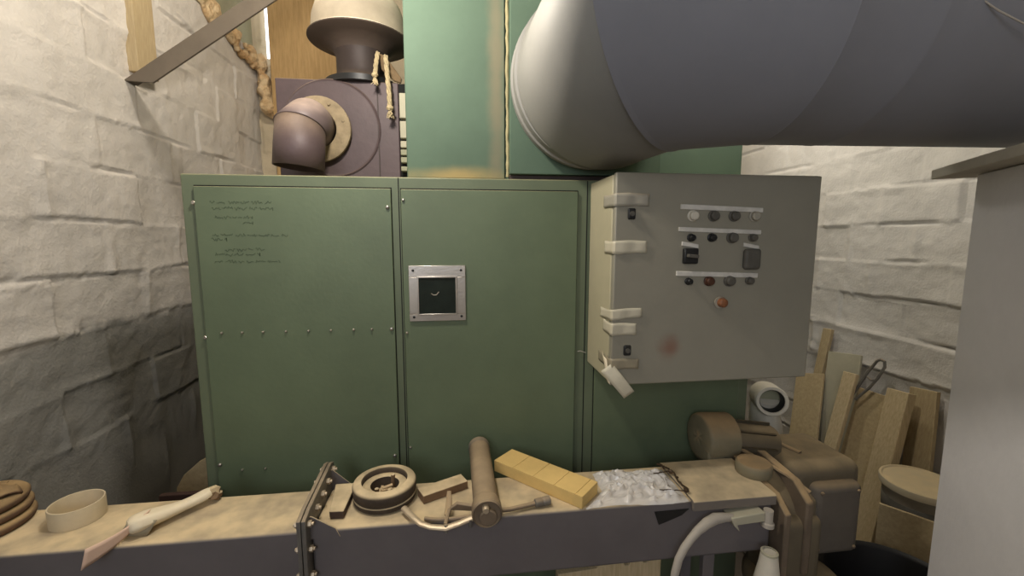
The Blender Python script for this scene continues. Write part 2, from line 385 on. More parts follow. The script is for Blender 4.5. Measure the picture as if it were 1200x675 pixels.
for i, (x0, x1, z0, z1, _) in enumerate(doors):
    # slightly tapering dark reveal behind the door, door sheet in front
    g = G().box(x0-.0035, x1+.003, 1.9975, 2.003, z0-.004, z1+.006)
    link(g, 'door_reveal', 'gap', t)
    d = link(G().box(x0, x1, 1.986, 1.9985, z0, z1), 'door', 'green_door', t, bevel=.003); D.append(d)
    if i == 2: d['label'] = 'green door in deep shade under the grey control box'
for x, z in ((-.312, 1.632), (-.312, 1.08), (-1.093, .47), (-.317, .463)): screw(D[0], x, z, 1.987)
for x in (-1.04, -.955, -.868, -.772, -.676, -.58, -.48, -.40): screw(D[0], x, 1.081, 1.987, .0045)
for x in (-1.0, -.9): screw(D[0], x, .44, 1.987, .004)
for x, z in ((-1.112, 1.645), (-1.110, 1.061)):
    link(G().lathe([(.010, 0), (.010, .008), (.006, .013)], (x, 1.997, z), (0, -1, 0), 12), 'hinge_pin', 'steel', D[0])
for x, z in ((-.243, 1.665), (-.243, 1.06), (-.243, .5)): screw(D[1], x, z, 1.987, .005)
# faded illegible handwriting, drawn as thin strokes lying on the door
random.seed(21)
for block in (((-1.046, -.80, 1.648), (-1.04, -.795, 1.622), (-1.03, -.88, 1.584), (-.92, -.88, 1.562)), ((-1.045, -.74, 1.508), (-1.05, -.99, 1.49)), ((-1.0, -.84, 1.446), (-1.04, -.86, 1.425), (-1.045, -.78, 1.395))):
    g = G()
    for (x0, x1, z) in block:
        x = x0
        while x < x1:
            w = random.uniform(.012, .05); n = int(w/.004)+2
            p = [(min(x+k*.004, x1), 1.9858, z+random.uniform(-.006, .006)+.003*math.sin(k*2.1)) for k in range(n)]
            g.tube(p, .0013, 5); x += w+random.uniform(.004, .014)
    link(g, 'handwriting', 'marker', D[0])
# sight window plate on the middle door
g = G(); a0, a1, b0, b1 = -.228, .029, 1.114, 1.371; i0, i1, j0, j1 = -.186, -.014, 1.146, 1.318
for bx in ((a0, a1, j1, b1), (a0, a1, b0, j0), (a0, i0, j0, j1), (i1, a1, j0, j1)): g.box(bx[0], bx[1], 1.976, 1.987, bx[2], bx[3])
for bx in ((i0-.004, i1+.004, j1-.003, j1+.004), (i0-.004, i1+.004, j0-.004, j0+.003), (i0-.004, i0+.003, j0, j1), (i1-.003, i1+.004, j0, j1)): g.box(bx[0], bx[1], 1.968, 1.977, bx[2], bx[3])
w = link(g, 'window_frame', 'steel', t, bevel=.0015)
link(G().box(i0, i1, 1.974, 1.984, j0, j1), 'pane', 'glass_dark', w)
for x in (a0+.02, a1-.02):
    for z in (b0+.02, b1-.022): link(G().lathe([(.006, 0), (.006, .003), (.003, .005)], (x, 1.977, z), (0, -1, 0), 10), 'screw', 'black', w)
link(G().tube([(-.128, 1.973, 1.243), (-.118, 1.972, 1.236), (-.105, 1.972, 1.236), (-.093, 1.973, 1.25)], .0022, 6), 'painted_glint', 'steel', w)  # bright squiggle standing in for a light glint on the pane

# ------------------------------------------------------------------ green upper housing standing on the cabinet
t = thing('filter_housing', 'tall green sheet metal housing standing on the big cabinet behind the duct', 'housing', (.6, 2.5, CT))
link(G().box(-.236, 1.462, 2.11, 3.3, CT, 3.45), 'body', 'green_upper', t, bevel=.005)
mp_ = mat('green_paint_stained', (84, 103, 86), .8, 0, .1, 3, .1, 70)
bb = V((.6, 2.5, CT)); q = V((.19, 2.1, 2.3))-bb
add_stain(mp_, (q.x, q.y, q.z), (.048, .5, .9), (136, 122, 98), .6, 9)
q = V((.0, 2.1, 1.785))-bb
add_stain(mp_, (q.x, q.y, q.z), (.26, .5, .05), (160, 140, 92), .9, 7)
link(G().box(-.232, .226, 2.098, 2.112, CT+.012, 3.44), 'front_panel', mp_, t, bevel=.003)
link(G().box(.246, .99, 2.05, 2.112, CT+.030, 2.585), 'duct_panel', 'green_upper', t, bevel=.004)
link(G().box(.246, .99, 2.075, 2.112, CT, CT+.028), 'bottom_ledge', 'darkmotor', t, bevel=.003)
g = G(); random.seed(5)
g.tube([(.238+random.uniform(-.002, .002), 2.090, CT+.02+k*.03) for k in range(56)], [.006+random.uniform(0, .003) for k in range(56)], 8)
link(g, 'corner_bead', 'green_bead', t)
link(G().box(1.004, 1.455, 2.098, 2.112, CT+.012, 3.44), 'front_panel', 'green_upper', t, bevel=.003)
# ------------------------------------------------------------------ duct: collar, mitred elbow, long run to the right
t = thing('ventilation_duct', 'huge grey round duct bending from the green housing out to the right', 'duct', (.66, 2.05, 2.2))
g = G().lathe([(.372, 0), (.384, .005), (.384, .05), (.392, .058), (.392, .072), (.384, .08), (.384, .135), (.37, .14)], (.632, 2.0495, 2.205), (0, -1, 0), 72, False, False)
link(g, 'collar', 'elbow', t)
seg = 72; CZc = 2.203; RD = .390
d1, d2, d3 = Vector((.05, -1, 0)).normalized(), Vector((1, -.05, .065)).normalized(), Vector((1, -.05, .005)).normalized()
P1 = Vector((.69, 1.44, CZc-.005)); P2 = P1+d2*.36; P3 = P2+d3*2.1
def duct_ring(g, P, da, db, r):
    n = (da+db).normalized(); m = Vector((-n.y, n.x, 0)).normalized(); side = Vector((-db.y, db.x, 0)).normalized()
    k = 1/max(.2, m.dot(side)); z_ = Vector((-db.x*db.z, -db.y*db.z, 1)).normalized() if da is db else Vector((0, 0, 1))
    return [g.v(P+m*(math.cos(2*PI*i/seg)*r*k)+z_*(math.sin(2*PI*i/seg)*r)) for i in range(seg)]
def skin(g, rings):
    for a, b in zip(rings, rings[1:]):
        for i in range(seg): g.f([a[i], a[(i+1)%seg], b[(i+1)%seg], b[i]])
g = G()
skin(g, [duct_ring(g, Vector((.655, 1.945, CZc)), d1, d1, RD+.004), duct_ring(g, Vector((.658, 1.91, CZc)), d1, d1, RD+.004), duct_ring(g, Vector((.66, 1.89, CZc)), d1, d1, RD), duct_ring(g, P1, d1, d2, RD)])
link(g, 'elbow', 'elbow', t, solid=.006)
g = G(); rings = [duct_ring(g, P1+d2*.001, d1, d2, RD-.02), duct_ring(g, P1+d2*.004, d1, d2, RD+.006), duct_ring(g, P1+d2*.018, d1, d2, RD+.002), duct_ring(g, P1+d2*.022, d1, d2, RD+.001)]
rings.append(duct_ring(g, P2-d2*.004, d2, d3, RD)); rings.append(duct_ring(g, P2, d2, d3, RD+.002)); rings.append(duct_ring(g, P2+d3*.004, d2, d3, RD))
for q_ in [.24, .245, .25]+[.3+.075*k for k in range(25)]:
    rings.append(duct_ring(g, P2+d3*q_, d3, d3, RD+(.0015 if q_ == .245 else 0)))
skin(g, rings)
link(g, 'straight_run', 'duct', t, solid=.006)
g = G().tube([(1.300, 1.064, 2.200), (1.345, 1.038, 2.130), (1.400, 1.021, 2.085), (1.460, 1.011, 2.055), (1.540, 1.006, 2.030), (1.660, 1.006, 2.020)], .0022, 6)
tag(link(g, 'thin_wire', 'hose', base=(1.4, 1.05, 2.06)), 'thin pale wire drooping across the right end of the big duct', 'wire')

# ------------------------------------------------------------------ dark fan with elbow outlet and cowl on the cabinet
t = thing('extractor_fan', 'dark purple-brown fan casing with pipe elbow and round cowl on the green cabinet', 'fan', (-.63, 2.7, CT))
link(G().box(-.952, -.315, 2.505, 3.05, CT, 2.338), 'casing', 'fan', t, bevel=.006)
link(G().box(-.43, -.424, 2.500, 2.506, CT, 2.335), 'casing_seam', 'darkmotor', t)
link(G().lathe([(.258, 0), (.258, .006), (.252, .010), (.246, .006), (.24, .006)], (-.672, 2.507, 2.085), (0, -1, 0), 64), 'cover_disc', 'fan', t)
rg = link(G().lathe([(.10, 0), (.155, 0), (.172, .012), (.172, .03), (.16, .036), (.10, .036)], (-.735, 2.498, 2.072), (-.05, -1, .03), 40, False, False), 'flange_ring', 'dustring', t)
for k in range(8):
    a = k*PI/4+.3
    link(G().lathe([(.008, 0), (.008, .01), (.005, .012)], (-.737+.142*math.cos(a), 2.464, 2.073+.142*math.sin(a)), (0, -1, 0), 8), 'bolt', 'dustring', rg)
eb = [(-.690, 2.48, 2.085), (-.705, 2.39, 2.095), (-.727, 2.30, 2.075), (-.742, 2.262, 2.02), (-.748, 2.25, 1.975)]
g = G()
def mitre_tube(g, pts, nrm, r, seg=40):
    rings = []
    for p, n in zip(pts, nrm):
        x = Vector((1, 0, 0)); n = Vector(n).normalized(); x = (x-n*x.dot(n)).normalized(); y = n.cross(x)
        rings.append([g.v(Vector(p)+(x*math.cos(2*PI*i/seg)+y*math.sin(2*PI*i/seg))*r) for i in range(seg)])
    for a, b in zip(rings, rings[1:]):
        for i in range(seg): g.f([a[i], a[(i+1)%seg], b[(i+1)%seg], b[i]])
    return g
mitre_tube(g, [(-.765, 2.49, 2.078), (-.766, 2.40, 2.085), (-.762, 2.285, 2.03)], [(0, -1, .05), (0, -1, -.12), (-.10, -.42, -.9)], .118)
link(g, 'pipe_elbow', 'fanpipe', t, solid=.006)
g = G(); mitre_tube(g, [(-.762, 2.283, 2.028), (-.764, 2.262, 1.93), (-.768, 2.25, 1.835)], [(-.12, -.42, -.9), (-.1, -.1, -1), (-.1, -.02, -1)], .113)
link(g, 'outlet_pipe', 'fan', t, solid=.006)
link(G().lathe([(.20, 0), (.20, .03), (.15, .045)], (-.535, 2.66, 2.335), (0, 0, 1), 40), 'motor_base', 'black', t)
link(G().lathe([(.165, 0), (.140, .03), (.135, .06), (.135, .14), (.145, .17)], (-.535, 2.66, 2.36), (0, 0, 1), 40), 'motor', 'darkmotor', t)
cw = link(G().lathe([(.13, .0), (.135, .035), (.165, .075), (.215, .10), (.268, .108), (.280, .114), (.280, .120), (.272, .126), (.2, .128)], (-.535, 2.66, 2.48), (0, 0, 1), 56), 'cowl', 'cowl', t)
link(G().lathe([(.262, .126), (.260, .15), (.252, .22), (.225, .30), (.17, .36), (.09, .39), (.02, .40)], (-.535, 2.66, 2.48), (0, 0, 1), 56), 'dome', 'dome', cw)
# rope tied around the motor, two frayed ends hanging
t = thing('tied_rope', 'pale rope tied under the cowl with two frayed ends hanging down', 'rope', (-.38, 2.45, 2.45))
g = G().prism([(-.415, 2.505, 2.49), (-.375, 2.5, 2.47), (-.295, 2.5, 2.36), (-.30, 2.5, 2.335), (-.335, 2.5, 2.345), (-.40, 2.5, 2.40)], (0, .02, 0))
link(g, 'knotted_strap', 'strap', t, bevel=.006)
def rope_end(path, r):
    g = G()
    n = len(path)
    for s_ in range(3):           # three twisted strands
        p = []
        for k in range(40):
            u = k/39*(n-1); i = min(int(u), n-2); c = Vector(path[i]).lerp(Vector(path[i+1]), u-i)
            a = u*5+s_*2*PI/3; p.append(c+Vector((math.cos(a), math.sin(a), 0))*r*.5)
        g.tube(p, r*.62, 6)
    e = Vector(path[-1])
    g.ball(e+Vector((0, 0, .012)), r*1.6, (1, 1, .7), noise=.2)
    random.seed(int(abs(e.x)*1000))
    for k in range(9):
        g.tube([e, e+Vector((random.uniform(-.012, .012), random.uniform(-.01, .01), -.018)), e+Vector((random.uniform(-.028, .022), random.uniform(-.015, .015), -.04))], [r*.4, r*.35, r*.15], 5)
    return link(g, 'rope_end', 'rope', t)
rope_end([(-.412, 2.47, 2.475), (-.418, 2.435, 2.40), (-.424, 2.43, 2.335)], .011)
rope_end([(-.372, 2.47, 2.46), (-.362, 2.435, 2.36), (-.354, 2.43, 2.26), (-.352, 2.43, 2.17)], .012)
# cable terminals in the gap between fan and housing
t = thing('terminal_rail', 'pale narrow rail of stacked terminals in the gap beside the dark fan', 'rail', (-.285, 2.48, CT))
link(G().box(-.313, -.262, 2.50, 2.53, CT, 2.33), 'back_strip', 'gap', t)
for k, (z0, z1) in enumerate(((2.14, 2.27), (2.035, 2.125), (1.985, 2.02), (1.945, 1.975), (1.905, 1.935), (1.86, 1.885))):
    link(G().box(-.306, -.268, 2.455, 2.50, z0, z1), 'terminal', 'greyboard' if k < 3 else 'sheet', t, bevel=.004)

# ------------------------------------------------------------------ grey control box
t = thing('control_box', 'grey control box with rows of buttons mounted on the green cabinet', 'control box', (1.05, 1.83, .885))
BX0, BX1, BZ0, BZ1, BY = .618, 1.512, .887, 1.754, 1.65
link(G().box(BX0+.002, BX1-.004, BY+.042, 1.9845, BZ0+.004, BZ1-.004), 'body', 'boxside', t, bevel=.005)
link(G().box(BX0+.010, BX1-.012, BY+.026, BY+.046, BZ0+.012, BZ1-.012), 'door_seal', 'gap', t)
mdoor = mat('grey_enamel_door', (143, 138, 123), .45, 0, .05, 4, .1, 90)
bb = V((1.05, 1.83, .885)); q = V((.872, BY, 1.038))-bb
add_stain(mdoor, (q.x, q.y, q.z), (.055, .3, .055), (128, 84, 66), .7, 14)
d = link(G().box(BX0, BX1, BY, BY+.028, BZ0, BZ1), 'door', mdoor, t, bevel=.006)
def tilt(x, z):  return z-.042*(x-.892)          # the strips hang slightly askew
for (x0, x1, z, h) in ((.890, 1.250, 1.616, .020), (.886, 1.248, 1.526, .018), (.884, 1.246, 1.346, .020), (.902, .974, 1.468, .017), (1.174, 1.243, 1.463, .016)):
    z0, z1 = z+.006, z-.006
    g = G().hexa([(x0, BY-.006, z0-h/2), (x1, BY-.006, z1-h/2), (x1, BY+.002, z1-h/2), (x0, BY+.002, z0-h/2), (x0, BY-.006, z0+h/2), (x1, BY-.006, z1+h/2), (x1, BY+.002, z1+h/2), (x0, BY+.002, z0+h/2)])
    s_ = link(g, 'label_strip', 'strip', d, bevel=.002); s_['label'] = 'white label strip'
def button(x, z, m, r=.017, lab=None, depth=.022):
    g = G().lathe([(r*1.25, 0), (r*1.25, .006), (r, .008), (r, depth), (r*.75, depth+.004)], (x, BY+.001, z), (0, -1, 0), 20)
    o = link(g, 'push_button', m, d)
    if lab: o['label'] = lab
    return o
for x, m, lab in ((.943, 'white_plastic', 'white push button'), (1.033, 'grimy', None), (1.123, 'grimy', None), (1.213, 'boxgrey', None)): button(x, 1.586, m, .018, lab)
for x, m, r in ((.940, 'black', .013), (1.030, 'black', .014), (1.120, 'grimy', .019), (1.211, 'grimy', .014)): button(x, 1.498, m, r)
for x, m, r in ((.938, 'black', .012), (1.028, 'brownbtn', .017), (1.119, 'grimy', .019), (1.209, 'grimy', .014)): button(x, 1.319, m, r)
g = G().box(.907, .969, BY-.020, BY+.002, 1.392, 1.455); sw = link(g, 'selector_switch', 'black', d, bevel=.006)
link(G().obox((.938, BY-.028, 1.424), (.045, .02, .014), (0, .1, 0)), 'toggle', 'grimy', sw, bevel=.003)
g = G().box(1.172, 1.246, BY-.024, BY+.002, 1.366, 1.452); sw = link(g, 'selector_switch', 'grimy', d, bevel=.016, seg=4)
g = G().lathe([(.024, 0), (.024, .008), (.018, .012), (.018, .03), (.012, .034)], (1.085, BY+.001, 1.229), (0, -1, 0), 20); k_ = link(g, 'rotary_switch', 'orange', d)
link(G().lathe([(.024, 0), (.024, .004)], (1.079, BY-.006, 1.229), (0, -1, 0), 20), 'collar', 'boxgrey', k_)
for z in (1.592, 1.036):
    l_ = link(G().box(.668, .700, BY-.010, BY+.002, z-.022, z+.022), 'latch', 'black', d, bevel=.008, seg=3)
    link(G().lathe([(.010, 0), (.010, .006)], (.684, BY-.009, z), (0, -1, 0), 12), 'latch_key', 'grimy', l_)
# masking tape wrapped over the door edge
def tape(x1, z0, z1, y1, skew=0, m='tape', dz=0):
    g = G(); e_ = .0035; n = 8
    def fn(u, v):
        # u runs from the end on the door face, round the corner, back along the side
        a = (x1-BX0); b = (y1-BY); s_ = u*(a+b)
        z = z0+(z1-z0)*v+skew*(s_/(a+b)-.5)+.002*math.sin(9*u+v*5)
        if s_ < a: return (x1-s_, BY-e_-.0015*math.sin(13*s_*6+v), z)
        return (BX0-e_-.001*math.sin(20*s_), BY+(s_-a)-e_*.2, z)
    g.grid(fn, 28, 4)
    return link(g, 'tape_strip', m, t, solid=.002)
tape(.755, 1.622, 1.672, 1.78, 0, 'boxgrey')
tape(.752, 1.434, 1.485, 1.76, -.004, 'tape')
tape(.742, 1.163, 1.205, 1.79, -.02, 'tape')
tape(.720, 1.100, 1.150, 1.75, 0, 'tape')
tape(.735, .955, 1.0, 1.80, .0, 'dirtytape')
g = G()
def fl(u, v):                       # loose flap hanging below the corner
    p0, p1 = Vector((.600, 1.655, .965)), Vector((.690, 1.625, .853)); c = p0.lerp(p1, u)
    w_ = Vector((.045, -.008, .035))*(1-.1*u); return c+w_*(v-.5)+Vector((0, -.012*math.sin(u*PI), 0))
g.grid(fl, 10, 4); o = link(g, 'tape_strip', 'tape', t, solid=.002); o['label'] = 'loose tape flap below the box corner'
def fl2(u, v):
    p0, p1 = Vector((.611, 1.70, 1.0)), Vector((.612, 1.648, .905)); c = p0.lerp(p1, u)
    return c+Vector((-.006*math.sin(v*PI), .055*(v-.3)*(1-.3*u), .02*(v-.5)))
g = G(); g.grid(fl2, 8, 5); link(g, 'tape_strip', 'paper', t, solid=.002)
link(G().tube([(.614, 1.99, .935), (.600, 1.985, .94), (.585, 1.988, .945), (.572, 1.99, .942)], .0022, 6), 'wire_tail', 'hose', t)

# ------------------------------------------------------------------ conveyor trough
t = thing('conveyor_trough', 'long grey sheet metal conveyor trough with tan dust on top across the foreground', 'conveyor', (-.3, 1.62, Z0))
TY0, TY1, TZ0 = 1.495, 1.755, .20
link(G().box(LW+.02, -.572, TY0, TY1, TZ0, T), 'trough_section', 'trough', t, bevel=.012, seg=3)
link(G().box(-.540, 1.268, TY0, TY1, TZ0, T), 'trough_section', 'trough', t, bevel=.012, seg=3)
for x0, x1 in ((-.572, -.558), (-.555, -.541)):
    f_ = link(G().prism([(x0, 1.447, .17), (x0, 1.447, .522), (x0, 1.50, .535), (x0, 1.765, .562), (x0, 1.80, .55), (x0, 1.80, .17)], (x1-x0, 0, 0)), 'flange', 'steel_grey', t, bevel=.002)
    if x0 > -.56:
        for y, z in ((1.475, .495), (1.475, .40), (1.475, .30), (1.475, .22), (1.56, .50), (1.63, .51), (1.70, .52), (1.775, .53)):
            g = G().cyl((-.590, y, z), (-.522, y, z), .006, seg=8)
            g.lathe([(.012, 0), (.012, .012)], (-.541, y, z), (1, 0, 0), 6); g.lathe([(.012, 0), (.012, .012)], (-.572, y, z), (-1, 0, 0), 6)
            link(g, 'bolt', 'gunlever', f_)
for y in (1.4895, 1.756):
    g = G().prism([(-.541, y, T-.03), (-.541, y, .535 if y > 1.6 else .51), (-.535, y, .535 if y > 1.6 else .51), (-.455, y, T+.004), (-.44, y, T-.03)], (0, .005, 0))
    link(g, 'gusset', 'trough', t)
# dusty end lid with a lip over the front
g = G(); x0, x1 = .905, 1.262
g.prism([(x0, 1.468, T-.032), (x0, 1.468, T+.006), (x0, 1.478, T+.012), (x0, 1.76, T+.012), (x0, 1.76, T+.002), (x0, 1.488, T+.002), (x0, 1.480, T-.032)], (x1-x0, 0, 0))
link(g, 'end_lid', 'trough_lid', t, bevel=.002)
g = G().prism([(.755, TY0-.001, .418), (.775, TY0-.001, .362), (.80, TY0-.001, .370), (.87, TY0-.001, .395), (.90, TY0-.001, .42)], (0, -.003, 0))
link(g, 'inspection_slot', 'black', t)
for x in (-1.5, -.1, 1.0):
    for y in (1.53, 1.70):
        link(G().box(x, x+.05, y, y+.03, Z0, TZ0+.004), 'leg', 'trough', t, bevel=.003)
# twisted wire at the lid seam
g = G(); random.seed(9)
def wig(a, b, n, am): return [Vector(a).lerp(Vector(b), k/n)+Vector((random.uniform(-am, am), random.uniform(-am, am), random.uniform(0, am))) for k in range(n+1)]
g.tube(wig((.880, 1.735, T+.022), (.905, 1.655, T+.028), 9, .008), .004, 6); g.tube(wig((.905, 1.655, T+.028), (.903, 1.52, T+.026), 12, .007), .004, 6)
g.ball((.905, 1.655, T+.028), .010, noise=.3); g.ball((.903, 1.522, T+.026), .011, noise=.3)
g.tube(wig((.82, 1.64, T+.034), (.905, 1.655, T+.03), 8, .003), .0022, 5); g.tube(wig((.79, 1.53, T+.030), (.903, 1.52, T+.024), 8, .003), .0022, 5)
tag(link(g, 'twisted_wire', 'wirebrown', base=(.9, 1.63, T)), 'dark rusty twisted wire lying on the trough between plastic bag and dusty lid', 'wire')

# ------------------------------------------------------------------ things lying on the trough
# stack of coiled webbing at the far left
t = thing('webbing_stack', 'stack of brown dusty coiled webbing at the left end of the trough', 'webbing', (-1.745, 1.655, T))
random.seed(2)
for k in range(3):
    r = .150-.004*k+random.uniform(-.003, .003); z = T+.001+k*.036; ox, oy = random.uniform(-.006, .006), random.uniform(-.006, .006)
    link(G().lathe([(.085, .006), (.10, .001), (r-.016, 0), (r-.004, .005), (r, .014), (r, .024), (r-.008, .033), (r-.03, .0358), (.10, .035), (.085, .028), (.085, .006)], (-1.745+ox, 1.655+oy, z), (0, 0, 1), 48, False, False), 'coil', 'belt', t, ang=60)
link(G().lathe([(.0, .03), (.082, .03), (.082, .036), (.0, .036)], (-1.745, 1.655, T), (0, 0, 1), 32, False, False), 'core', 'belt', t)
def flap(p, a, l, w, lift):
    g = G(); c, s_ = math.cos(a), math.sin(a)
    def fn(u, v):
        x = (u-.5)*l; y = (v-.5)*w*(1-.25*u); z = lift*math.sin(u*PI*1.6)+.006*math.sin(7*u+5*v)+.02*(v-.5)
        return (p[0]+c*x-s_*y, p[1]+s_*x+c*y, p[2]+z)
    g.grid(fn, 14, 4); return link(g, 'loose_end', 'belt', t, solid=.008)
for a_ in (((-1.70, 1.71, T+.118), 2.5, .17, .07, .012), ((-1.72, 1.645, T+.112), 1.0, .19, .06, .016), ((-1.78, 1.60, T+.117), .7, .20, .05, .012), ((-1.665, 1.60, T+.110), 1.25, .15, .04, .010), ((-1.80, 1.72, T+.118), .4, .16, .06, .014)): flap(*a_)
# cream ring
g = G().lathe([(.0795, 0), (.0795, .066), (.0785, .068), (.0745, .068), (.0735, .066), (.0735, 0), (.0795, 0)], (-1.425, 1.672, T+.001), (0, 0, 1), 56, False, False)
tag(link(g, 'cardboard_ring', 'cardboard', base=(-1.425, 1.672, T)), 'empty cream tape core ring standing on the left part of the trough', 'ring')
# rolled plastic sheet with a folded tail over the edge
t = thing('rolled_wrapper', 'crumpled cream plastic sleeve lying across the trough with a tail over the edge', 'wrapper', (-1.08, 1.62, T))
path = [(-.982, 1.722, T+0.046), (-1.0, 1.705, T+0.042), (-1.03, 1.675, T+0.034), (-1.07, 1.63, T+0.034), (-1.11, 1.585, T+0.040), (-1.145, 1.55, T+0.042), (-1.165, 1.532, T+0.038)]
g = G(); random.seed(12)
P = [Vector(p) for p in path]; rings = []; ra = [.020, .028, .024, .027, .037, .044, .030]
dn = Vector((1, 1, 0)).normalized(); pn = Vector((-.7, .7, 0))
for i, p in enumerate(P):
    ring = []
    for k in range(14):
        a = 2*PI*k/14; f_ = 1+random.uniform(-.16, .16)
        ring.append(g.v(p+Vector((-.68, .73, 0))*math.cos(a)*ra[i]*f_*1.15+Vector((0, 0, 1))*math.sin(a)*ra[i]*f_*.78))
    rings.append(ring)
for a, b in zip(rings, rings[1:]):
    for i in range(14): g.f([a[i], a[(i+1)%14], b[(i+1)%14], b[i]])
g.f(rings[0][::-1]); g.f(rings[-1])
link(g, 'sleeve', 'paper', t, ang=60, sub=1)
g = G().ball((-.985, 1.722, T+.036), .026, (1.1, 1, .9), noise=.5); g.ball((-.972, 1.728, T+.022), .018, noise=.5)
link(g, 'crumpled_end', 'belt' if False else 'dustwood', t, ang=20)
def tail(u, v):
    p = Vector((-1.118, 1.563, T+.062)).lerp(Vector((-1.218, 1.425, T+.010)), u)
    w_ = Vector((.02, .02, .03)).lerp(Vector((.012, .01, .066)), u)
    return p+w_*(.5-v)+Vector((0, 0, -.012*math.sin(u*PI)))
g = G(); g.grid(tail, 14, 4); o = link(g, 'flat_tail', 'pink_paper', t, solid=.003); o['label'] = 'flat pinkish tail hanging over the edge'
def tail2(u, v):
    p = Vector((-1.17, 1.53, T+.040)).lerp(Vector((-1.09, 1.545, T+.024)), u); return p+Vector((-.012, -.01, -.022))*(v-.5)*2
g = G(); g.grid(tail2, 6, 3); link(g, 'fold', 'dirtytape', t, solid=.003)
# dusty block
g = G().hexa([(-.490, 1.548, T+.001), (-.439, 1.545, T+.001), (-.436, 1.735, T+.001), (-.520, 1.735, T+.001), (-.492, 1.546, T+.034), (-.439, 1.543, T+.034), (-.436, 1.737, T+.030), (-.520, 1.737, T+.030)])
tag(link(g, 'wooden_block', 'darkwood', base=(-.46, 1.64, T), bevel=.004), 'dark block under a layer of dust wedged between flange and small wheel', 'block')
# caster wheel lying flat
t = thing('rubber_wheel', 'small dusty rubber wheel lying flat on the trough', 'wheel', (-.309, 1.665, T))
o_ = (-.309, 1.665, T)
link(G().lathe([(.07, .002), (.110, .002), (.119, .006), (.122, .018), (.122, .024), (.118, .027), (.118, .030), (.122, .033), (.124, .05), (.124, .066), (.120, .074), (.114, .077), (.098, .080), (.090, .080), (.088, .077), (.087, .050), (.07, .050)], o_, (0, 0, 1), 64, False, False), 'tyre', 'tyre', t, ang=50)
link(G().lathe([(.0875, .054), (.084, .058), (.060, .059), (.056, .056), (.054, .014), (.04, .010), (.0, .010)], o_, (0, 0, 1), 48, False, False), 'rim', 'tyre', t, ang=50)
for a, h in ((1.1, .070), (3.6, .05), (5.4, .05)):
    link(G().lathe([(.0085, 0), (.0085, h-.02), (.006, h-.018)], (o_[0]+.055*math.cos(a)*(1 if h > .06 else .6), o_[1]+.055*math.sin(a)*(1 if h > .06 else .6), T+.018), (0, 0, 1), 10), 'stud', 'dustwood', t)
g = G(); random.seed(6)
for k in range(5): g.obox((o_[0]+random.uniform(-.022, .022), o_[1]-.02+random.uniform(-.015, .015), T+.030+.006*k), (.04, .012, .008), (random.uniform(-.4, .4), random.uniform(-.5, .5), random.uniform(0, 3)))
link(g, 'hub_debris', 'gunpost', t, bevel=.002)
# wooden offcut
g = G().obox((-.078, 1.668, T+.0185), (.195, .066, .035), (0, 0, math.radians(26)))
tag(link(g, 'wood_offcut', 'dustwood', base=(-.078, 1.668, T), bevel=.003), 'small dusty wooden offcut lying between the rubber wheel and the grease gun', 'offcut')
# grease gun
t = thing('grease_gun', 'dusty grease gun with lever lying across the trough', 'grease gun', (.07, 1.6, T))
ax = Vector((-.012, 1, .01)).normalized(); n0 = Vector((.088, 1.447, T+.0515))
link(G().lathe([(.046, .03), (.0475, .04), (.0475, .40), (.0475, .455)], n0, ax, 36), 'barrel', 'gun', t)
link(G().lathe([(.0485, .45), (.0505, .455), (.0505, .482), (.044, .488), (.0, .488)], n0, ax, 36, False, False), 'end_cap', 'steel_grey', t)
link(G().lathe([(.046, .055), (.052, .045), (.055, .03), (.056, -.01), (.051, -.016), (.047, -.010), (.030, -.004), (.0, -.004)], n0, ax, 36, False, False), 'head', 'gun', t)
link(G().lathe([(.010, -.03), (.013, -.022), (.013, .0)], n0+Vector((-.005, 0, .022)), ax, 14), 'nipple', 'gunlever', t)
link(G().lathe([(.028, -.018), (.033, -.014), (.033, .0)], n0+Vector((.004, 0, -.015)), ax, 20), 'outlet_boss', 'gun', t)
lev = [(-.222, 1.555, T+.020), (-.205, 1.53, T+.019), (-.175, 1.49, T+.017), (-.150, 1.462, T+.014), (-.115, 1.447, T+.010), (-.06, 1.440, T+.006), (-.015, 1.450, T+.012), (.035, 1.462, T+.022)]
link(G().tube(lev, [.013, .014, .013, .012, .012, .013, .013, .014], 10, .65, up=(0, 0, 1)), 'lever', 'gunlever', t)
link(G().tube([(-.060, 1.500, T+.014), (-.052, 1.52, T+.030), (-.050, 1.54, T+.055), (-.050, 1.55, T+.078)], [.010, .013, .012, .008], 10, .6), 'trigger', 'gunpost', t)
link(G().prism([(-.048, 1.505, T+.030), (.045, 1.492, T+.026), (.045, 1.478, T+.052), (-.02, 1.50, T+.055)], (0, .008, .008)), 'link_plate', 'gun', t, bevel=.002)
link(G().tube([(-.062, 1.452, T+.010), (-.056, 1.49, T+.016), (-.048, 1.512, T+.03)], .008, 8), 'pivot_arm', 'gun', t)
link(G().tube([(-.14, 1.50, T+.008), (-.09, 1.487, T+.008), (-.04, 1.48, T+.012), (.03, 1.475, T+.02)], .007, 8), 'tie_bar', 'gun', t)
for p in ((-.060, 1.441, T-.012), (.028, 1.452, T-.006)):
    link(G().cyl(p, (p[0], p[1], p[2]+.03), .007, seg=10), 'pin', 'steel_grey', t)
link(G().tube([(.12, 1.487, T+.026), (.18, 1.503, T+.016), (.25, 1.518, T+.016), (.285, 1.526, T+.017)], [.010, .0085, .009, .010], 12), 'nozzle_pipe', 'gun', t)
link(G().lathe([(.010, 0), (.016, .004), (.017, .03), (.0145, .034), (.0175, .038), (.0175, .062), (.011, .066), (.0, .066)], (.278, 1.5245, T+.0175), (1, .2, .02), 16, True, False), 'coupler', 'steel_grey', t)
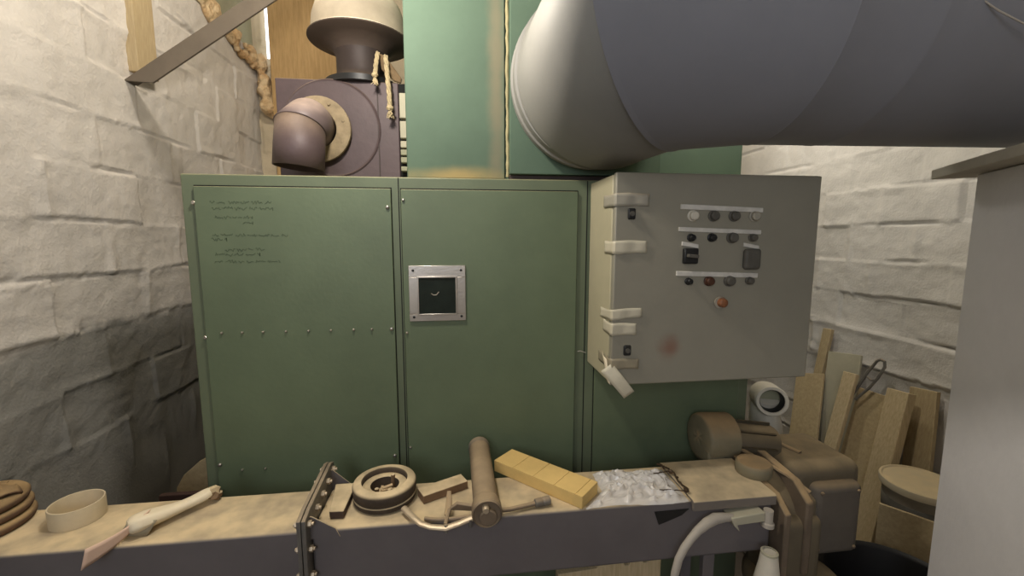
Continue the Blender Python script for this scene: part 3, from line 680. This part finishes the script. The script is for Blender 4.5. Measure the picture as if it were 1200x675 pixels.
# yellow block with scored lines
t = thing('yellow_block', 'yellow oblong block with lines scored across its top on the trough', 'block', (.345, 1.692, T))
a = math.radians(-45); cx, cy = .347, 1.692
def loc(u, v): return (cx+u*math.cos(a)-v*math.sin(a), cy+u*math.sin(a)+v*math.cos(a))
def slab(u0, u1, v0, v1, z0, z1):
    q = [loc(*p) for p in ((u0, v0), (u1, v0), (u1, v1), (u0, v1))]
    return [(x, y, z0) for x, y in q]+[(x, y, z1) for x, y in q]
g = G().hexa(slab(-.222, .222, -.065, .065, T+.001, T+.049)); g2 = link(g, 'block_body', 'yellowblock', t, bevel=.002)
for u0, u1 in ((-.222, -.118), (-.1165, -.012), (-.0105, .092), (.0935, .190), (.1915, .222)):
    link(G().hexa(slab(u0, u1, -.065, .065, T+.0485, T+.0525)), 'scored_tile', 'yellowblock', t, bevel=.0008)
# crumpled clear plastic bag
g = G(); random.seed(17)
rn = np.random.RandomState(5)
def bagfn(u, v):
    y = 1.484+.236*v+.010*math.sin(6*u); xs_ = .474+min(max(y-1.493, 0), .098); x = xs_+(.893-xs_)*u
    n = float(fbm(np.array(u*6.), np.array(v*4.), 3, 2)); r1 = abs(float(fbm(np.array(u*8.+v*5), np.array(v*5.-u*4), 11, 2))); r2 = abs(float(fbm(np.array(u*14.-v*6), np.array(v*9.+u*3), 23, 2)))
    e_ = min(1, 7*min(u, 1-u, v, 1-v)+.12)
    z = T+.003+e_*(.010+.030*n+.018*math.exp(-(r1/.07)**2)+.004*math.exp(-(r2/.06)**2))
    return (x+.012*n*e_, y+.01*(r1-.2), max(z, T+.002))
g.grid(bagfn, 90, 56)
tag(link(g, 'plastic_bag', 'film', base=(.69, 1.6, T), ang=50), 'crumpled clear plastic bag lying on the trough right of the yellow block', 'plastic bag')

# ------------------------------------------------------------------ hose plugged in at the front of the trough
t = thing('power_cable', 'grey cable curving down from a pale sleeve on the trough front', 'cable', (1.05, 1.47, .39))
hp = [(1.080, 1.455, .392), (1.03, 1.452, .400), (.985, 1.447, .402), (.945, 1.440, .390), (.905, 1.432, .368), (.872, 1.425, .340), (.845, 1.42, .310), (.822, 1.415, .27), (.808, 1.41, .22), (.800, 1.41, .15), (.80, 1.41, 0), (.83, 1.42, -.2), (.9, 1.44, Z0+.02)]
link(G().tube(hp, [.012, .017, .021, .020, .017]+[.015]*8, 14), 'hose', 'hose', t)
link(G().prism([(1.045, 1.435, .405), (1.19, 1.435, .418), (1.19, 1.435, .378), (1.075, 1.435, .372), (1.085, 1.432, .345), (1.06, 1.432, .37)], (0, .058, 0)), 'torn_sleeve', 'greyboard', t, bevel=.004)
link(G().lathe([(.020, 0), (.024, .003), (.024, .018), (.018, .022), (.018, .072)], (1.207, 1.441, .352), (0, 0, 1), 18), 'gland', 'hose', t)
# pale stub of pipe at the bottom
t = thing('plastic_tube', 'short pale plastic tube standing below the gearbox', 'tube', (1.2, 1.40, -.4))
link(G().tube([(1.172, 1.40, Z0+.002), (1.180, 1.40, -.1), (1.188, 1.40, .15), (1.19, 1.40, .225), (1.190, 1.40, .272)], [.05, .05, .048, .036, .030], 20), 'tube_body', 'white_plastic', t)
link(G().lathe([(.024, 0), (.031, .002), (.031, .010), (.024, .012)], (1.190, 1.40, .268), (0, 0, 1), 20, False, False), 'rim', 'greyboard', t)

# ------------------------------------------------------------------ gear motor at the right end
t = thing('gear_motor', 'dusty brown gear motor bolted to the right end of the trough', 'gear motor', (1.5, 1.75, Z0))
link(G().box(1.47, 1.835, 1.63, 1.975, .02, .478), 'gearbox', 'gear', t, bevel=.055, seg=5)
link(G().box(1.555, 1.795, 1.585, 1.66, .062, .405), 'front_cover', 'gearcover', t, bevel=.035, seg=5)
for x, z in ((1.585, .37), (1.765, .37), (1.585, .10), (1.765, .10)): link(G().lathe([(.009, 0), (.009, .006), (.005, .009)], (x, 1.588, z), (0, -1, 0), 10), 'bolt', 'gearedge', t)
link(G().prism([(1.275, 1.43, .12), (1.275, 1.43, .40), (1.275, 1.50, .452), (1.275, 1.93, .49), (1.275, 1.97, .46), (1.275, 1.97, .12)], (.028, 0, 0)), 'mounting_flange', 'gearedge', t, bevel=.006)
link(G().prism([(1.395, 1.46, .10), (1.395, 1.46, .42), (1.395, 1.54, .478), (1.395, 1.93, .515), (1.395, 1.97, .48), (1.395, 1.97, .10)], (.034, 0, 0)), 'bearing_flange', 'gearedge', t, bevel=.008)
link(G().lathe([(.185, 0), (.205, .03), (.205, .14), (.185, .17)], (1.30, 1.70, .26), (1, 0, 0), 32), 'reducer_neck', 'gear', t, ang=60)
link(G().prism([(1.43, 1.50, .12), (1.43, 1.50, .40), (1.43, 1.62, .45), (1.43, 1.62, .12)], (.05, 0, 0)), 'rib', 'gear', t, bevel=.01)
link(G().box(1.276, 1.50, 1.47, 1.66, -.02, .34), 'lower_housing', 'gear', t, bevel=.04, seg=4)
link(G().lathe([(.20, 0), (.20, .03), (.17, .06), (.12, .075)], (1.42, 1.52, .0), (0, 0, 1), 36), 'base_disc', 'gear', t, ang=50)
link(G().box(1.34, 1.52, 1.5, 1.7, Z0, .03), 'pedestal', 'gear', t, bevel=.02)
# motor lying behind the trough, its fan cowl at the left end
link(G().lathe([(.08, 0), (.086, .02), (.086, .30), (.075, .32)], (1.21, 1.868, .520), (1, -.10, -.10), 32), 'motor', 'gear', t, ang=50)
for k in range(8):
    a = k*PI/4
    link(G().obox((1.40, 1.852, .504), (.20, .008, .196), (a, .1, -.12)), 'cooling_fin', 'gear', t)
g = G().lathe([(.100, .135), (.112, .13), (.113, .0), (.109, -.014), (.098, -.020), (.05, -.021), (0, -.021)], (1.175, 1.866, .528), (1, .0, -.04), 36, False, False)
link(g, 'fan_cowl', 'motorcap', t, ang=50, solid=.004)
link(G().box(1.15, 1.235, 1.768, 1.81, .42, .50), 'terminal_cover', 'motorcap', t, bevel=.008)
link(G().lathe([(.070, 0), (.073, .004), (.073, .042), (.066, .052), (.03, .054), (0, .054)], (1.278, 1.632, T+.0125), (0, 0, 1), 32, True, False), 'dome_cap', 'motorcap', t, ang=50)
g = G().tube([(1.31, 1.80, .50), (1.36, 1.68, .487), (1.40, 1.58, .475), (1.44, 1.50, .44)], .012, 8, .7)
link(g, 'guide_rod', 'gearedge', t)
g = G().tube([(1.52, 1.96, .482), (1.56, 1.86, .482), (1.60, 1.74, .48)], .013, 8, .6)
link(g, 'guide_rod', 'gearedge', t)

# ------------------------------------------------------------------ pipe elbow behind the gear motor
t = thing('pipe_elbow', 'white plastic pipe elbow with a dark open end below the control box', 'pipe', (1.78, 2.2, Z0))
axr = Vector((-.38, -.9, .10)).normalized(); rc = Vector((1.755, 2.15, .578))
link(G().lathe([(.084, 0), (.084, .045), (.081, .05), (.066, .05), (.064, .045), (.064, -.08), (.078, -.12), (.084, -.08), (.084, 0)], rc, axr, 40, False, False), 'socket', 'white_plastic', t, ang=50)
link(G().lathe([(.065, -.02), (.065, -.05), (.0, -.05)], rc, axr, 32, False, False), 'inner_cap', 'sheet', t)
link(G().lathe([(.066, .045), (.060, .036), (.058, -.02), (.064, -.02)], rc, axr, 32, False, False), 'rubber_gasket', 'black', t)
link(G().tube([rc-axr*.07, rc-axr*.1+Vector((0, 0, -.06)), (1.80, 2.22, .36), (1.80, 2.22, 0), (1.80, 2.22, Z0)], [.072, .076, .09, .09, .09], 28), 'down_pipe', 'white_plastic', t)

# ------------------------------------------------------------------ boards leaning on the right wall
def lean(name, label, m, foot, top, width, thick, wdir, cat='board', taper=1., bev=.004):
    """a board from foot to top, its width along wdir"""
    f_, t_ = Vector(foot), Vector(top); d_ = (t_-f_).normalized(); w_ = Vector(wdir); w_ = (w_-d_*w_.dot(d_)).normalized(); n_ = d_.cross(w_)
    q = []
    for p, k in ((f_, 1), (t_, taper)):
        for a_, b_ in ((-1, -1), (1, -1), (1, 1), (-1, 1)): q.append(p+w_*a_*width/2*k+n_*b_*thick/2)
    lo = min(v.z for v in q[:4]);
    q = [v-Vector((0, 0, max(0, lo-Z0) if lo < Z0+.2 else 0)) for v in q]
    for v in q[:4]: v.z = max(v.z, Z0+.002)
    return tag(link(G().hexa(q), name, m, base=foot, bevel=bev), label, cat, 'boards leaning on the right wall')
WD = (.25, -1, 0)
lean('wooden_lath', 'tall narrow wooden lath leaning highest on the right wall beside the control box', 'pine', (2.61, 2.86, Z0+.01), (2.835, 2.915, .80), .075, .03, (0, -1, 0), 'lath')
lean('brown_board', 'short brown board leaning under the right edge of the control box', 'tan_board', (2.44, 2.655, Z0+.01), (2.72, 2.925, .44), .24, .02, (0, -1, 0))
lean('plasterboard_offcut', 'grey plasterboard offcut leaning between tall lath and wire hook', 'greyboard', (2.595, 2.555, Z0+.01), (2.80, 2.725, .655), .26, .02, (0, -1, 0))
lean('slim_plank', 'slim pale plank leaning behind the wire hook', 'pale_wood', (2.39, 2.46, Z0+.01), (2.68, 2.545, .57), .095, .03, (0, -1, 0), 'plank')
lean('wide_board', 'wide pale yellow board leaning behind the gear motor', 'tan_board', (2.53, 2.36, Z0+.01), (2.755, 2.395, .47), .29, .022, (0, -1, 0))
lean('edge_plank', 'narrow plank leaning directly behind the lidded bucket', 'pale_wood', (2.47, 2.16, Z0+.01), (2.715, 2.235, .55), .13, .06, (0, -1, 0), 'plank')
lean('end_board', 'broad tan board leaning rightmost on the wall above the lidded bucket', 'pine', (2.70, 2.08, Z0+.01), (2.835, 2.20, .57), .155, .03, (0, -1, 0))
# wire hook hung on the boards
g = G()
hk = [(2.66, 2.54, .36), (2.69, 2.50, .48), (2.72, 2.465, .60), (2.74, 2.43, .685), (2.745, 2.41, .70), (2.745, 2.385, .695), (2.74, 2.375, .66), (2.72, 2.395, .58), (2.70, 2.43, .50), (2.67, 2.49, .40)]
g.tube(hk, .009, 8); g.tube([(2.715, 2.47, .57), (2.72, 2.44, .55), (2.71, 2.41, .56)], .006, 6)
tag(link(g, 'wire_hook', 'steel_grey', base=(2.7, 2.45, .5)), 'bent grey wire loop hanging on the boards by the right wall', 'wire hook')
# bucket with lid
t = thing('lidded_bucket', 'grey plastic bucket with a dusty white lid under the leaning boards', 'bucket', (2.50, 1.90, Z0))
bc = (2.50, 1.90)
link(G().lathe([(.13, 0), (.14, .01), (.165, .55), (.17, .575)], (bc[0], bc[1], Z0+.001), (0, 0, 1), 48), 'pail', 'bucket', t)
link(G().lathe([(.172, -.030), (.180, -.027), (.183, .0), (.180, .010), (.170, .012), (.164, .004), (.05, .004), (0, .004)], (bc[0], bc[1], Z0+.58), (0, 0, 1), 48, False, False), 'lid', 'lid', t)
g = G()
g.lathe([(.1560, .36), (.1625, .49)], (bc[0], bc[1], Z0+.001), (0, 0, 1), 48, False, False); link(g, 'label_band', 'grimy', t, solid=.002)
# tan sheet in front of the bucket
a0, a1 = Vector((2.244, 1.898, 0)), Vector((2.50, 1.557, 0)); nn = Vector((.012, .009, 0))
q = [a0, a1, a1+nn, a0+nn]
g = G().hexa([(v.x, v.y, Z0+.002) for v in q]+[(v.x, v.y, .066 if k in (0, 3) else .060) for k, v in enumerate(q)])
tag(link(g, 'fibreboard_sheet', 'tan_board', base=(2.37, 1.73, Z0), bevel=.003), 'tan fibreboard sheet standing on edge in front of the lidded bucket', 'board')
# black tub
t = thing('black_tub', 'large open black tub on the floor at the lower right', 'tub', (2.0, 1.58, Z0))
link(G().lathe([(.24, .02), (.25, .0), (.285, .30), (.30, .315), (.305, .322), (.298, .328), (.284, .322), (.276, .31), (.235, .03), (.0, .03)], (1.985, 1.555, Z0+.001), (0, 0, 1), 56, False, False), 'tub_shell', 'blacktub', t, ang=50)
# ------------------------------------------------------------------ pale pier with slab at the right edge
ru = Vector((-.53, -.85, 0)).normalized(); rn_ = Vector((.85, -.53, 0)).normalized()
c0 = Vector((1.781, 1.3, 0))
def quadz(p, a_, b_, z0, z1): 
    q = [p, p+ru*a_, p+ru*a_+rn_*b_, p+rn_*b_]
    return [(v.x, v.y, z0) for v in q]+[(v.x, v.y, z1) for v in q]
g = G().hexa(quadz(c0, 1.0, .7, Z0, 1.715))
tag(link(g, 'plastered_pier', 'pier', base=(c0.x, c0.y, Z0), bevel=.006), 'pale grey plastered pier at the right edge of the view under a slab', 'pier')
p1 = Vector((1.784, 1.45, 0))
g = G().hexa(quadz(p1, 1.2, .85, 1.717, 1.752))
tag(link(g, 'projecting_slab', 'slab', base=(p1.x, p1.y, 1.717), bevel=.003), 'thin grey slab lying on the pale pier and jutting out to the left', 'slab')
# ------------------------------------------------------------------ bits behind and below
g = G().prism([(-1.50, 2.32, Z0), (-1.50, 2.32, .18), (-1.46, 2.32, .25), (-1.38, 2.32, .32), (-1.30, 2.32, .36), (-1.18, 2.32, .38), (-1.18, 2.32, Z0)], (0, .02, 0))
tag(link(g, 'round_cut_board', 'tan_board', base=(-1.35, 2.33, Z0), bevel=.003), 'tan board with a rounded corner standing beside the left side of the cabinet', 'board')
g = G().box(-1.325, -1.08, 1.93, 1.955, Z0, .372)
tag(link(g, 'brown_plank', 'brown_dark', base=(-1.35, 1.93, Z0), bevel=.004), 'dark brown plank standing upright behind the trough left of the cabinet', 'plank')
g = G().prism([(.40, 1.62, Z0), (.40, 1.62, .075), (.57, 1.62, .085), (.575, 1.62, .095), (.69, 1.62, .10), (.695, 1.62, .085), (.715, 1.62, .085), (.72, 1.62, .105), (.775, 1.62, .105), (.78, 1.62, .09), (.80, 1.62, .09), (.805, 1.62, .105), (.86, 1.62, .105), (.86, 1.62, Z0)], (0, .05, 0))
tag(link(g, 'notched_board', 'pale_wood', base=(.63, 1.64, Z0), bevel=.003), 'pale notched board standing on the floor below the trough', 'board')
# ------------------------------------------------------------------ lights
def area(name, loc_, target, size, power, col, size_y=None):
    l = bpy.data.lights.new(name, 'AREA'); l.energy = power; l.color = col; l.size = size*S
    if size_y: l.shape = 'RECTANGLE'; l.size_y = size_y*S
    o = bpy.data.objects.new(name, l); C.objects.link(o); o.location = V(loc_)
    o.rotation_euler = (V(target)-V(loc_)).to_track_quat('-Z', 'Y').to_euler(); return o
def lamp(name, loc_, power, col, r):
    l = bpy.data.lights.new(name, 'POINT'); l.energy = power; l.color = col; l.shadow_soft_size = r*S
    o = bpy.data.objects.new(name, l); C.objects.link(o); o.location = V(loc_); return o
lamp('lamp_left', (-.40, 1.47, 2.58), 37, (1, .93, .83), .07)
lamp('lamp_above_fan', (-.85, 2.45, 3.65), 32, (1, .92, .81), .08)
lamp('lamp_right', (1.28, 1.90, 2.66), 22, (1, .94, .84), .09)
lamp('lamp_right_back', (2.10, 3.2, 2.8), 20, (1, .94, .84), .09)
area('window_daylight', ((wx0+wx1)/2, FW+.02, (wz0+wz1)/2), (.9, 2, 1.5), wx1-wx0-.1, 24, (.84, .90, 1), wz1-wz0-.1)
w = bpy.data.worlds.new('world'); bpy.context.scene.world = w; w.use_nodes = True
w.node_tree.nodes['Background'].inputs[0].default_value = (.75, .8, .9, 1); w.node_tree.nodes['Background'].inputs[1].default_value = .25
# ------------------------------------------------------------------ camera
cam = bpy.data.cameras.new('camera'); co = bpy.data.objects.new('camera', cam); C.objects.link(co)
cam.sensor_width = 36; cam.lens = 500/1200*36; cam.clip_start = .01
co.location = V((0, 0, 1.5))
yaw, pit = math.radians(7.1), math.radians(6.8)
fw = Vector((math.sin(yaw)*math.cos(pit), math.cos(yaw)*math.cos(pit), -math.sin(pit)))
co.rotation_euler = fw.to_track_quat('-Z', 'Y').to_euler()
sc = bpy.context.scene; sc.camera = co
sc.view_settings.view_transform = 'Standard'; sc.view_settings.look = 'None'; sc.view_settings.gamma = 1; sc.view_settings.use_curve_mapping = False
sc.view_settings.exposure = .2
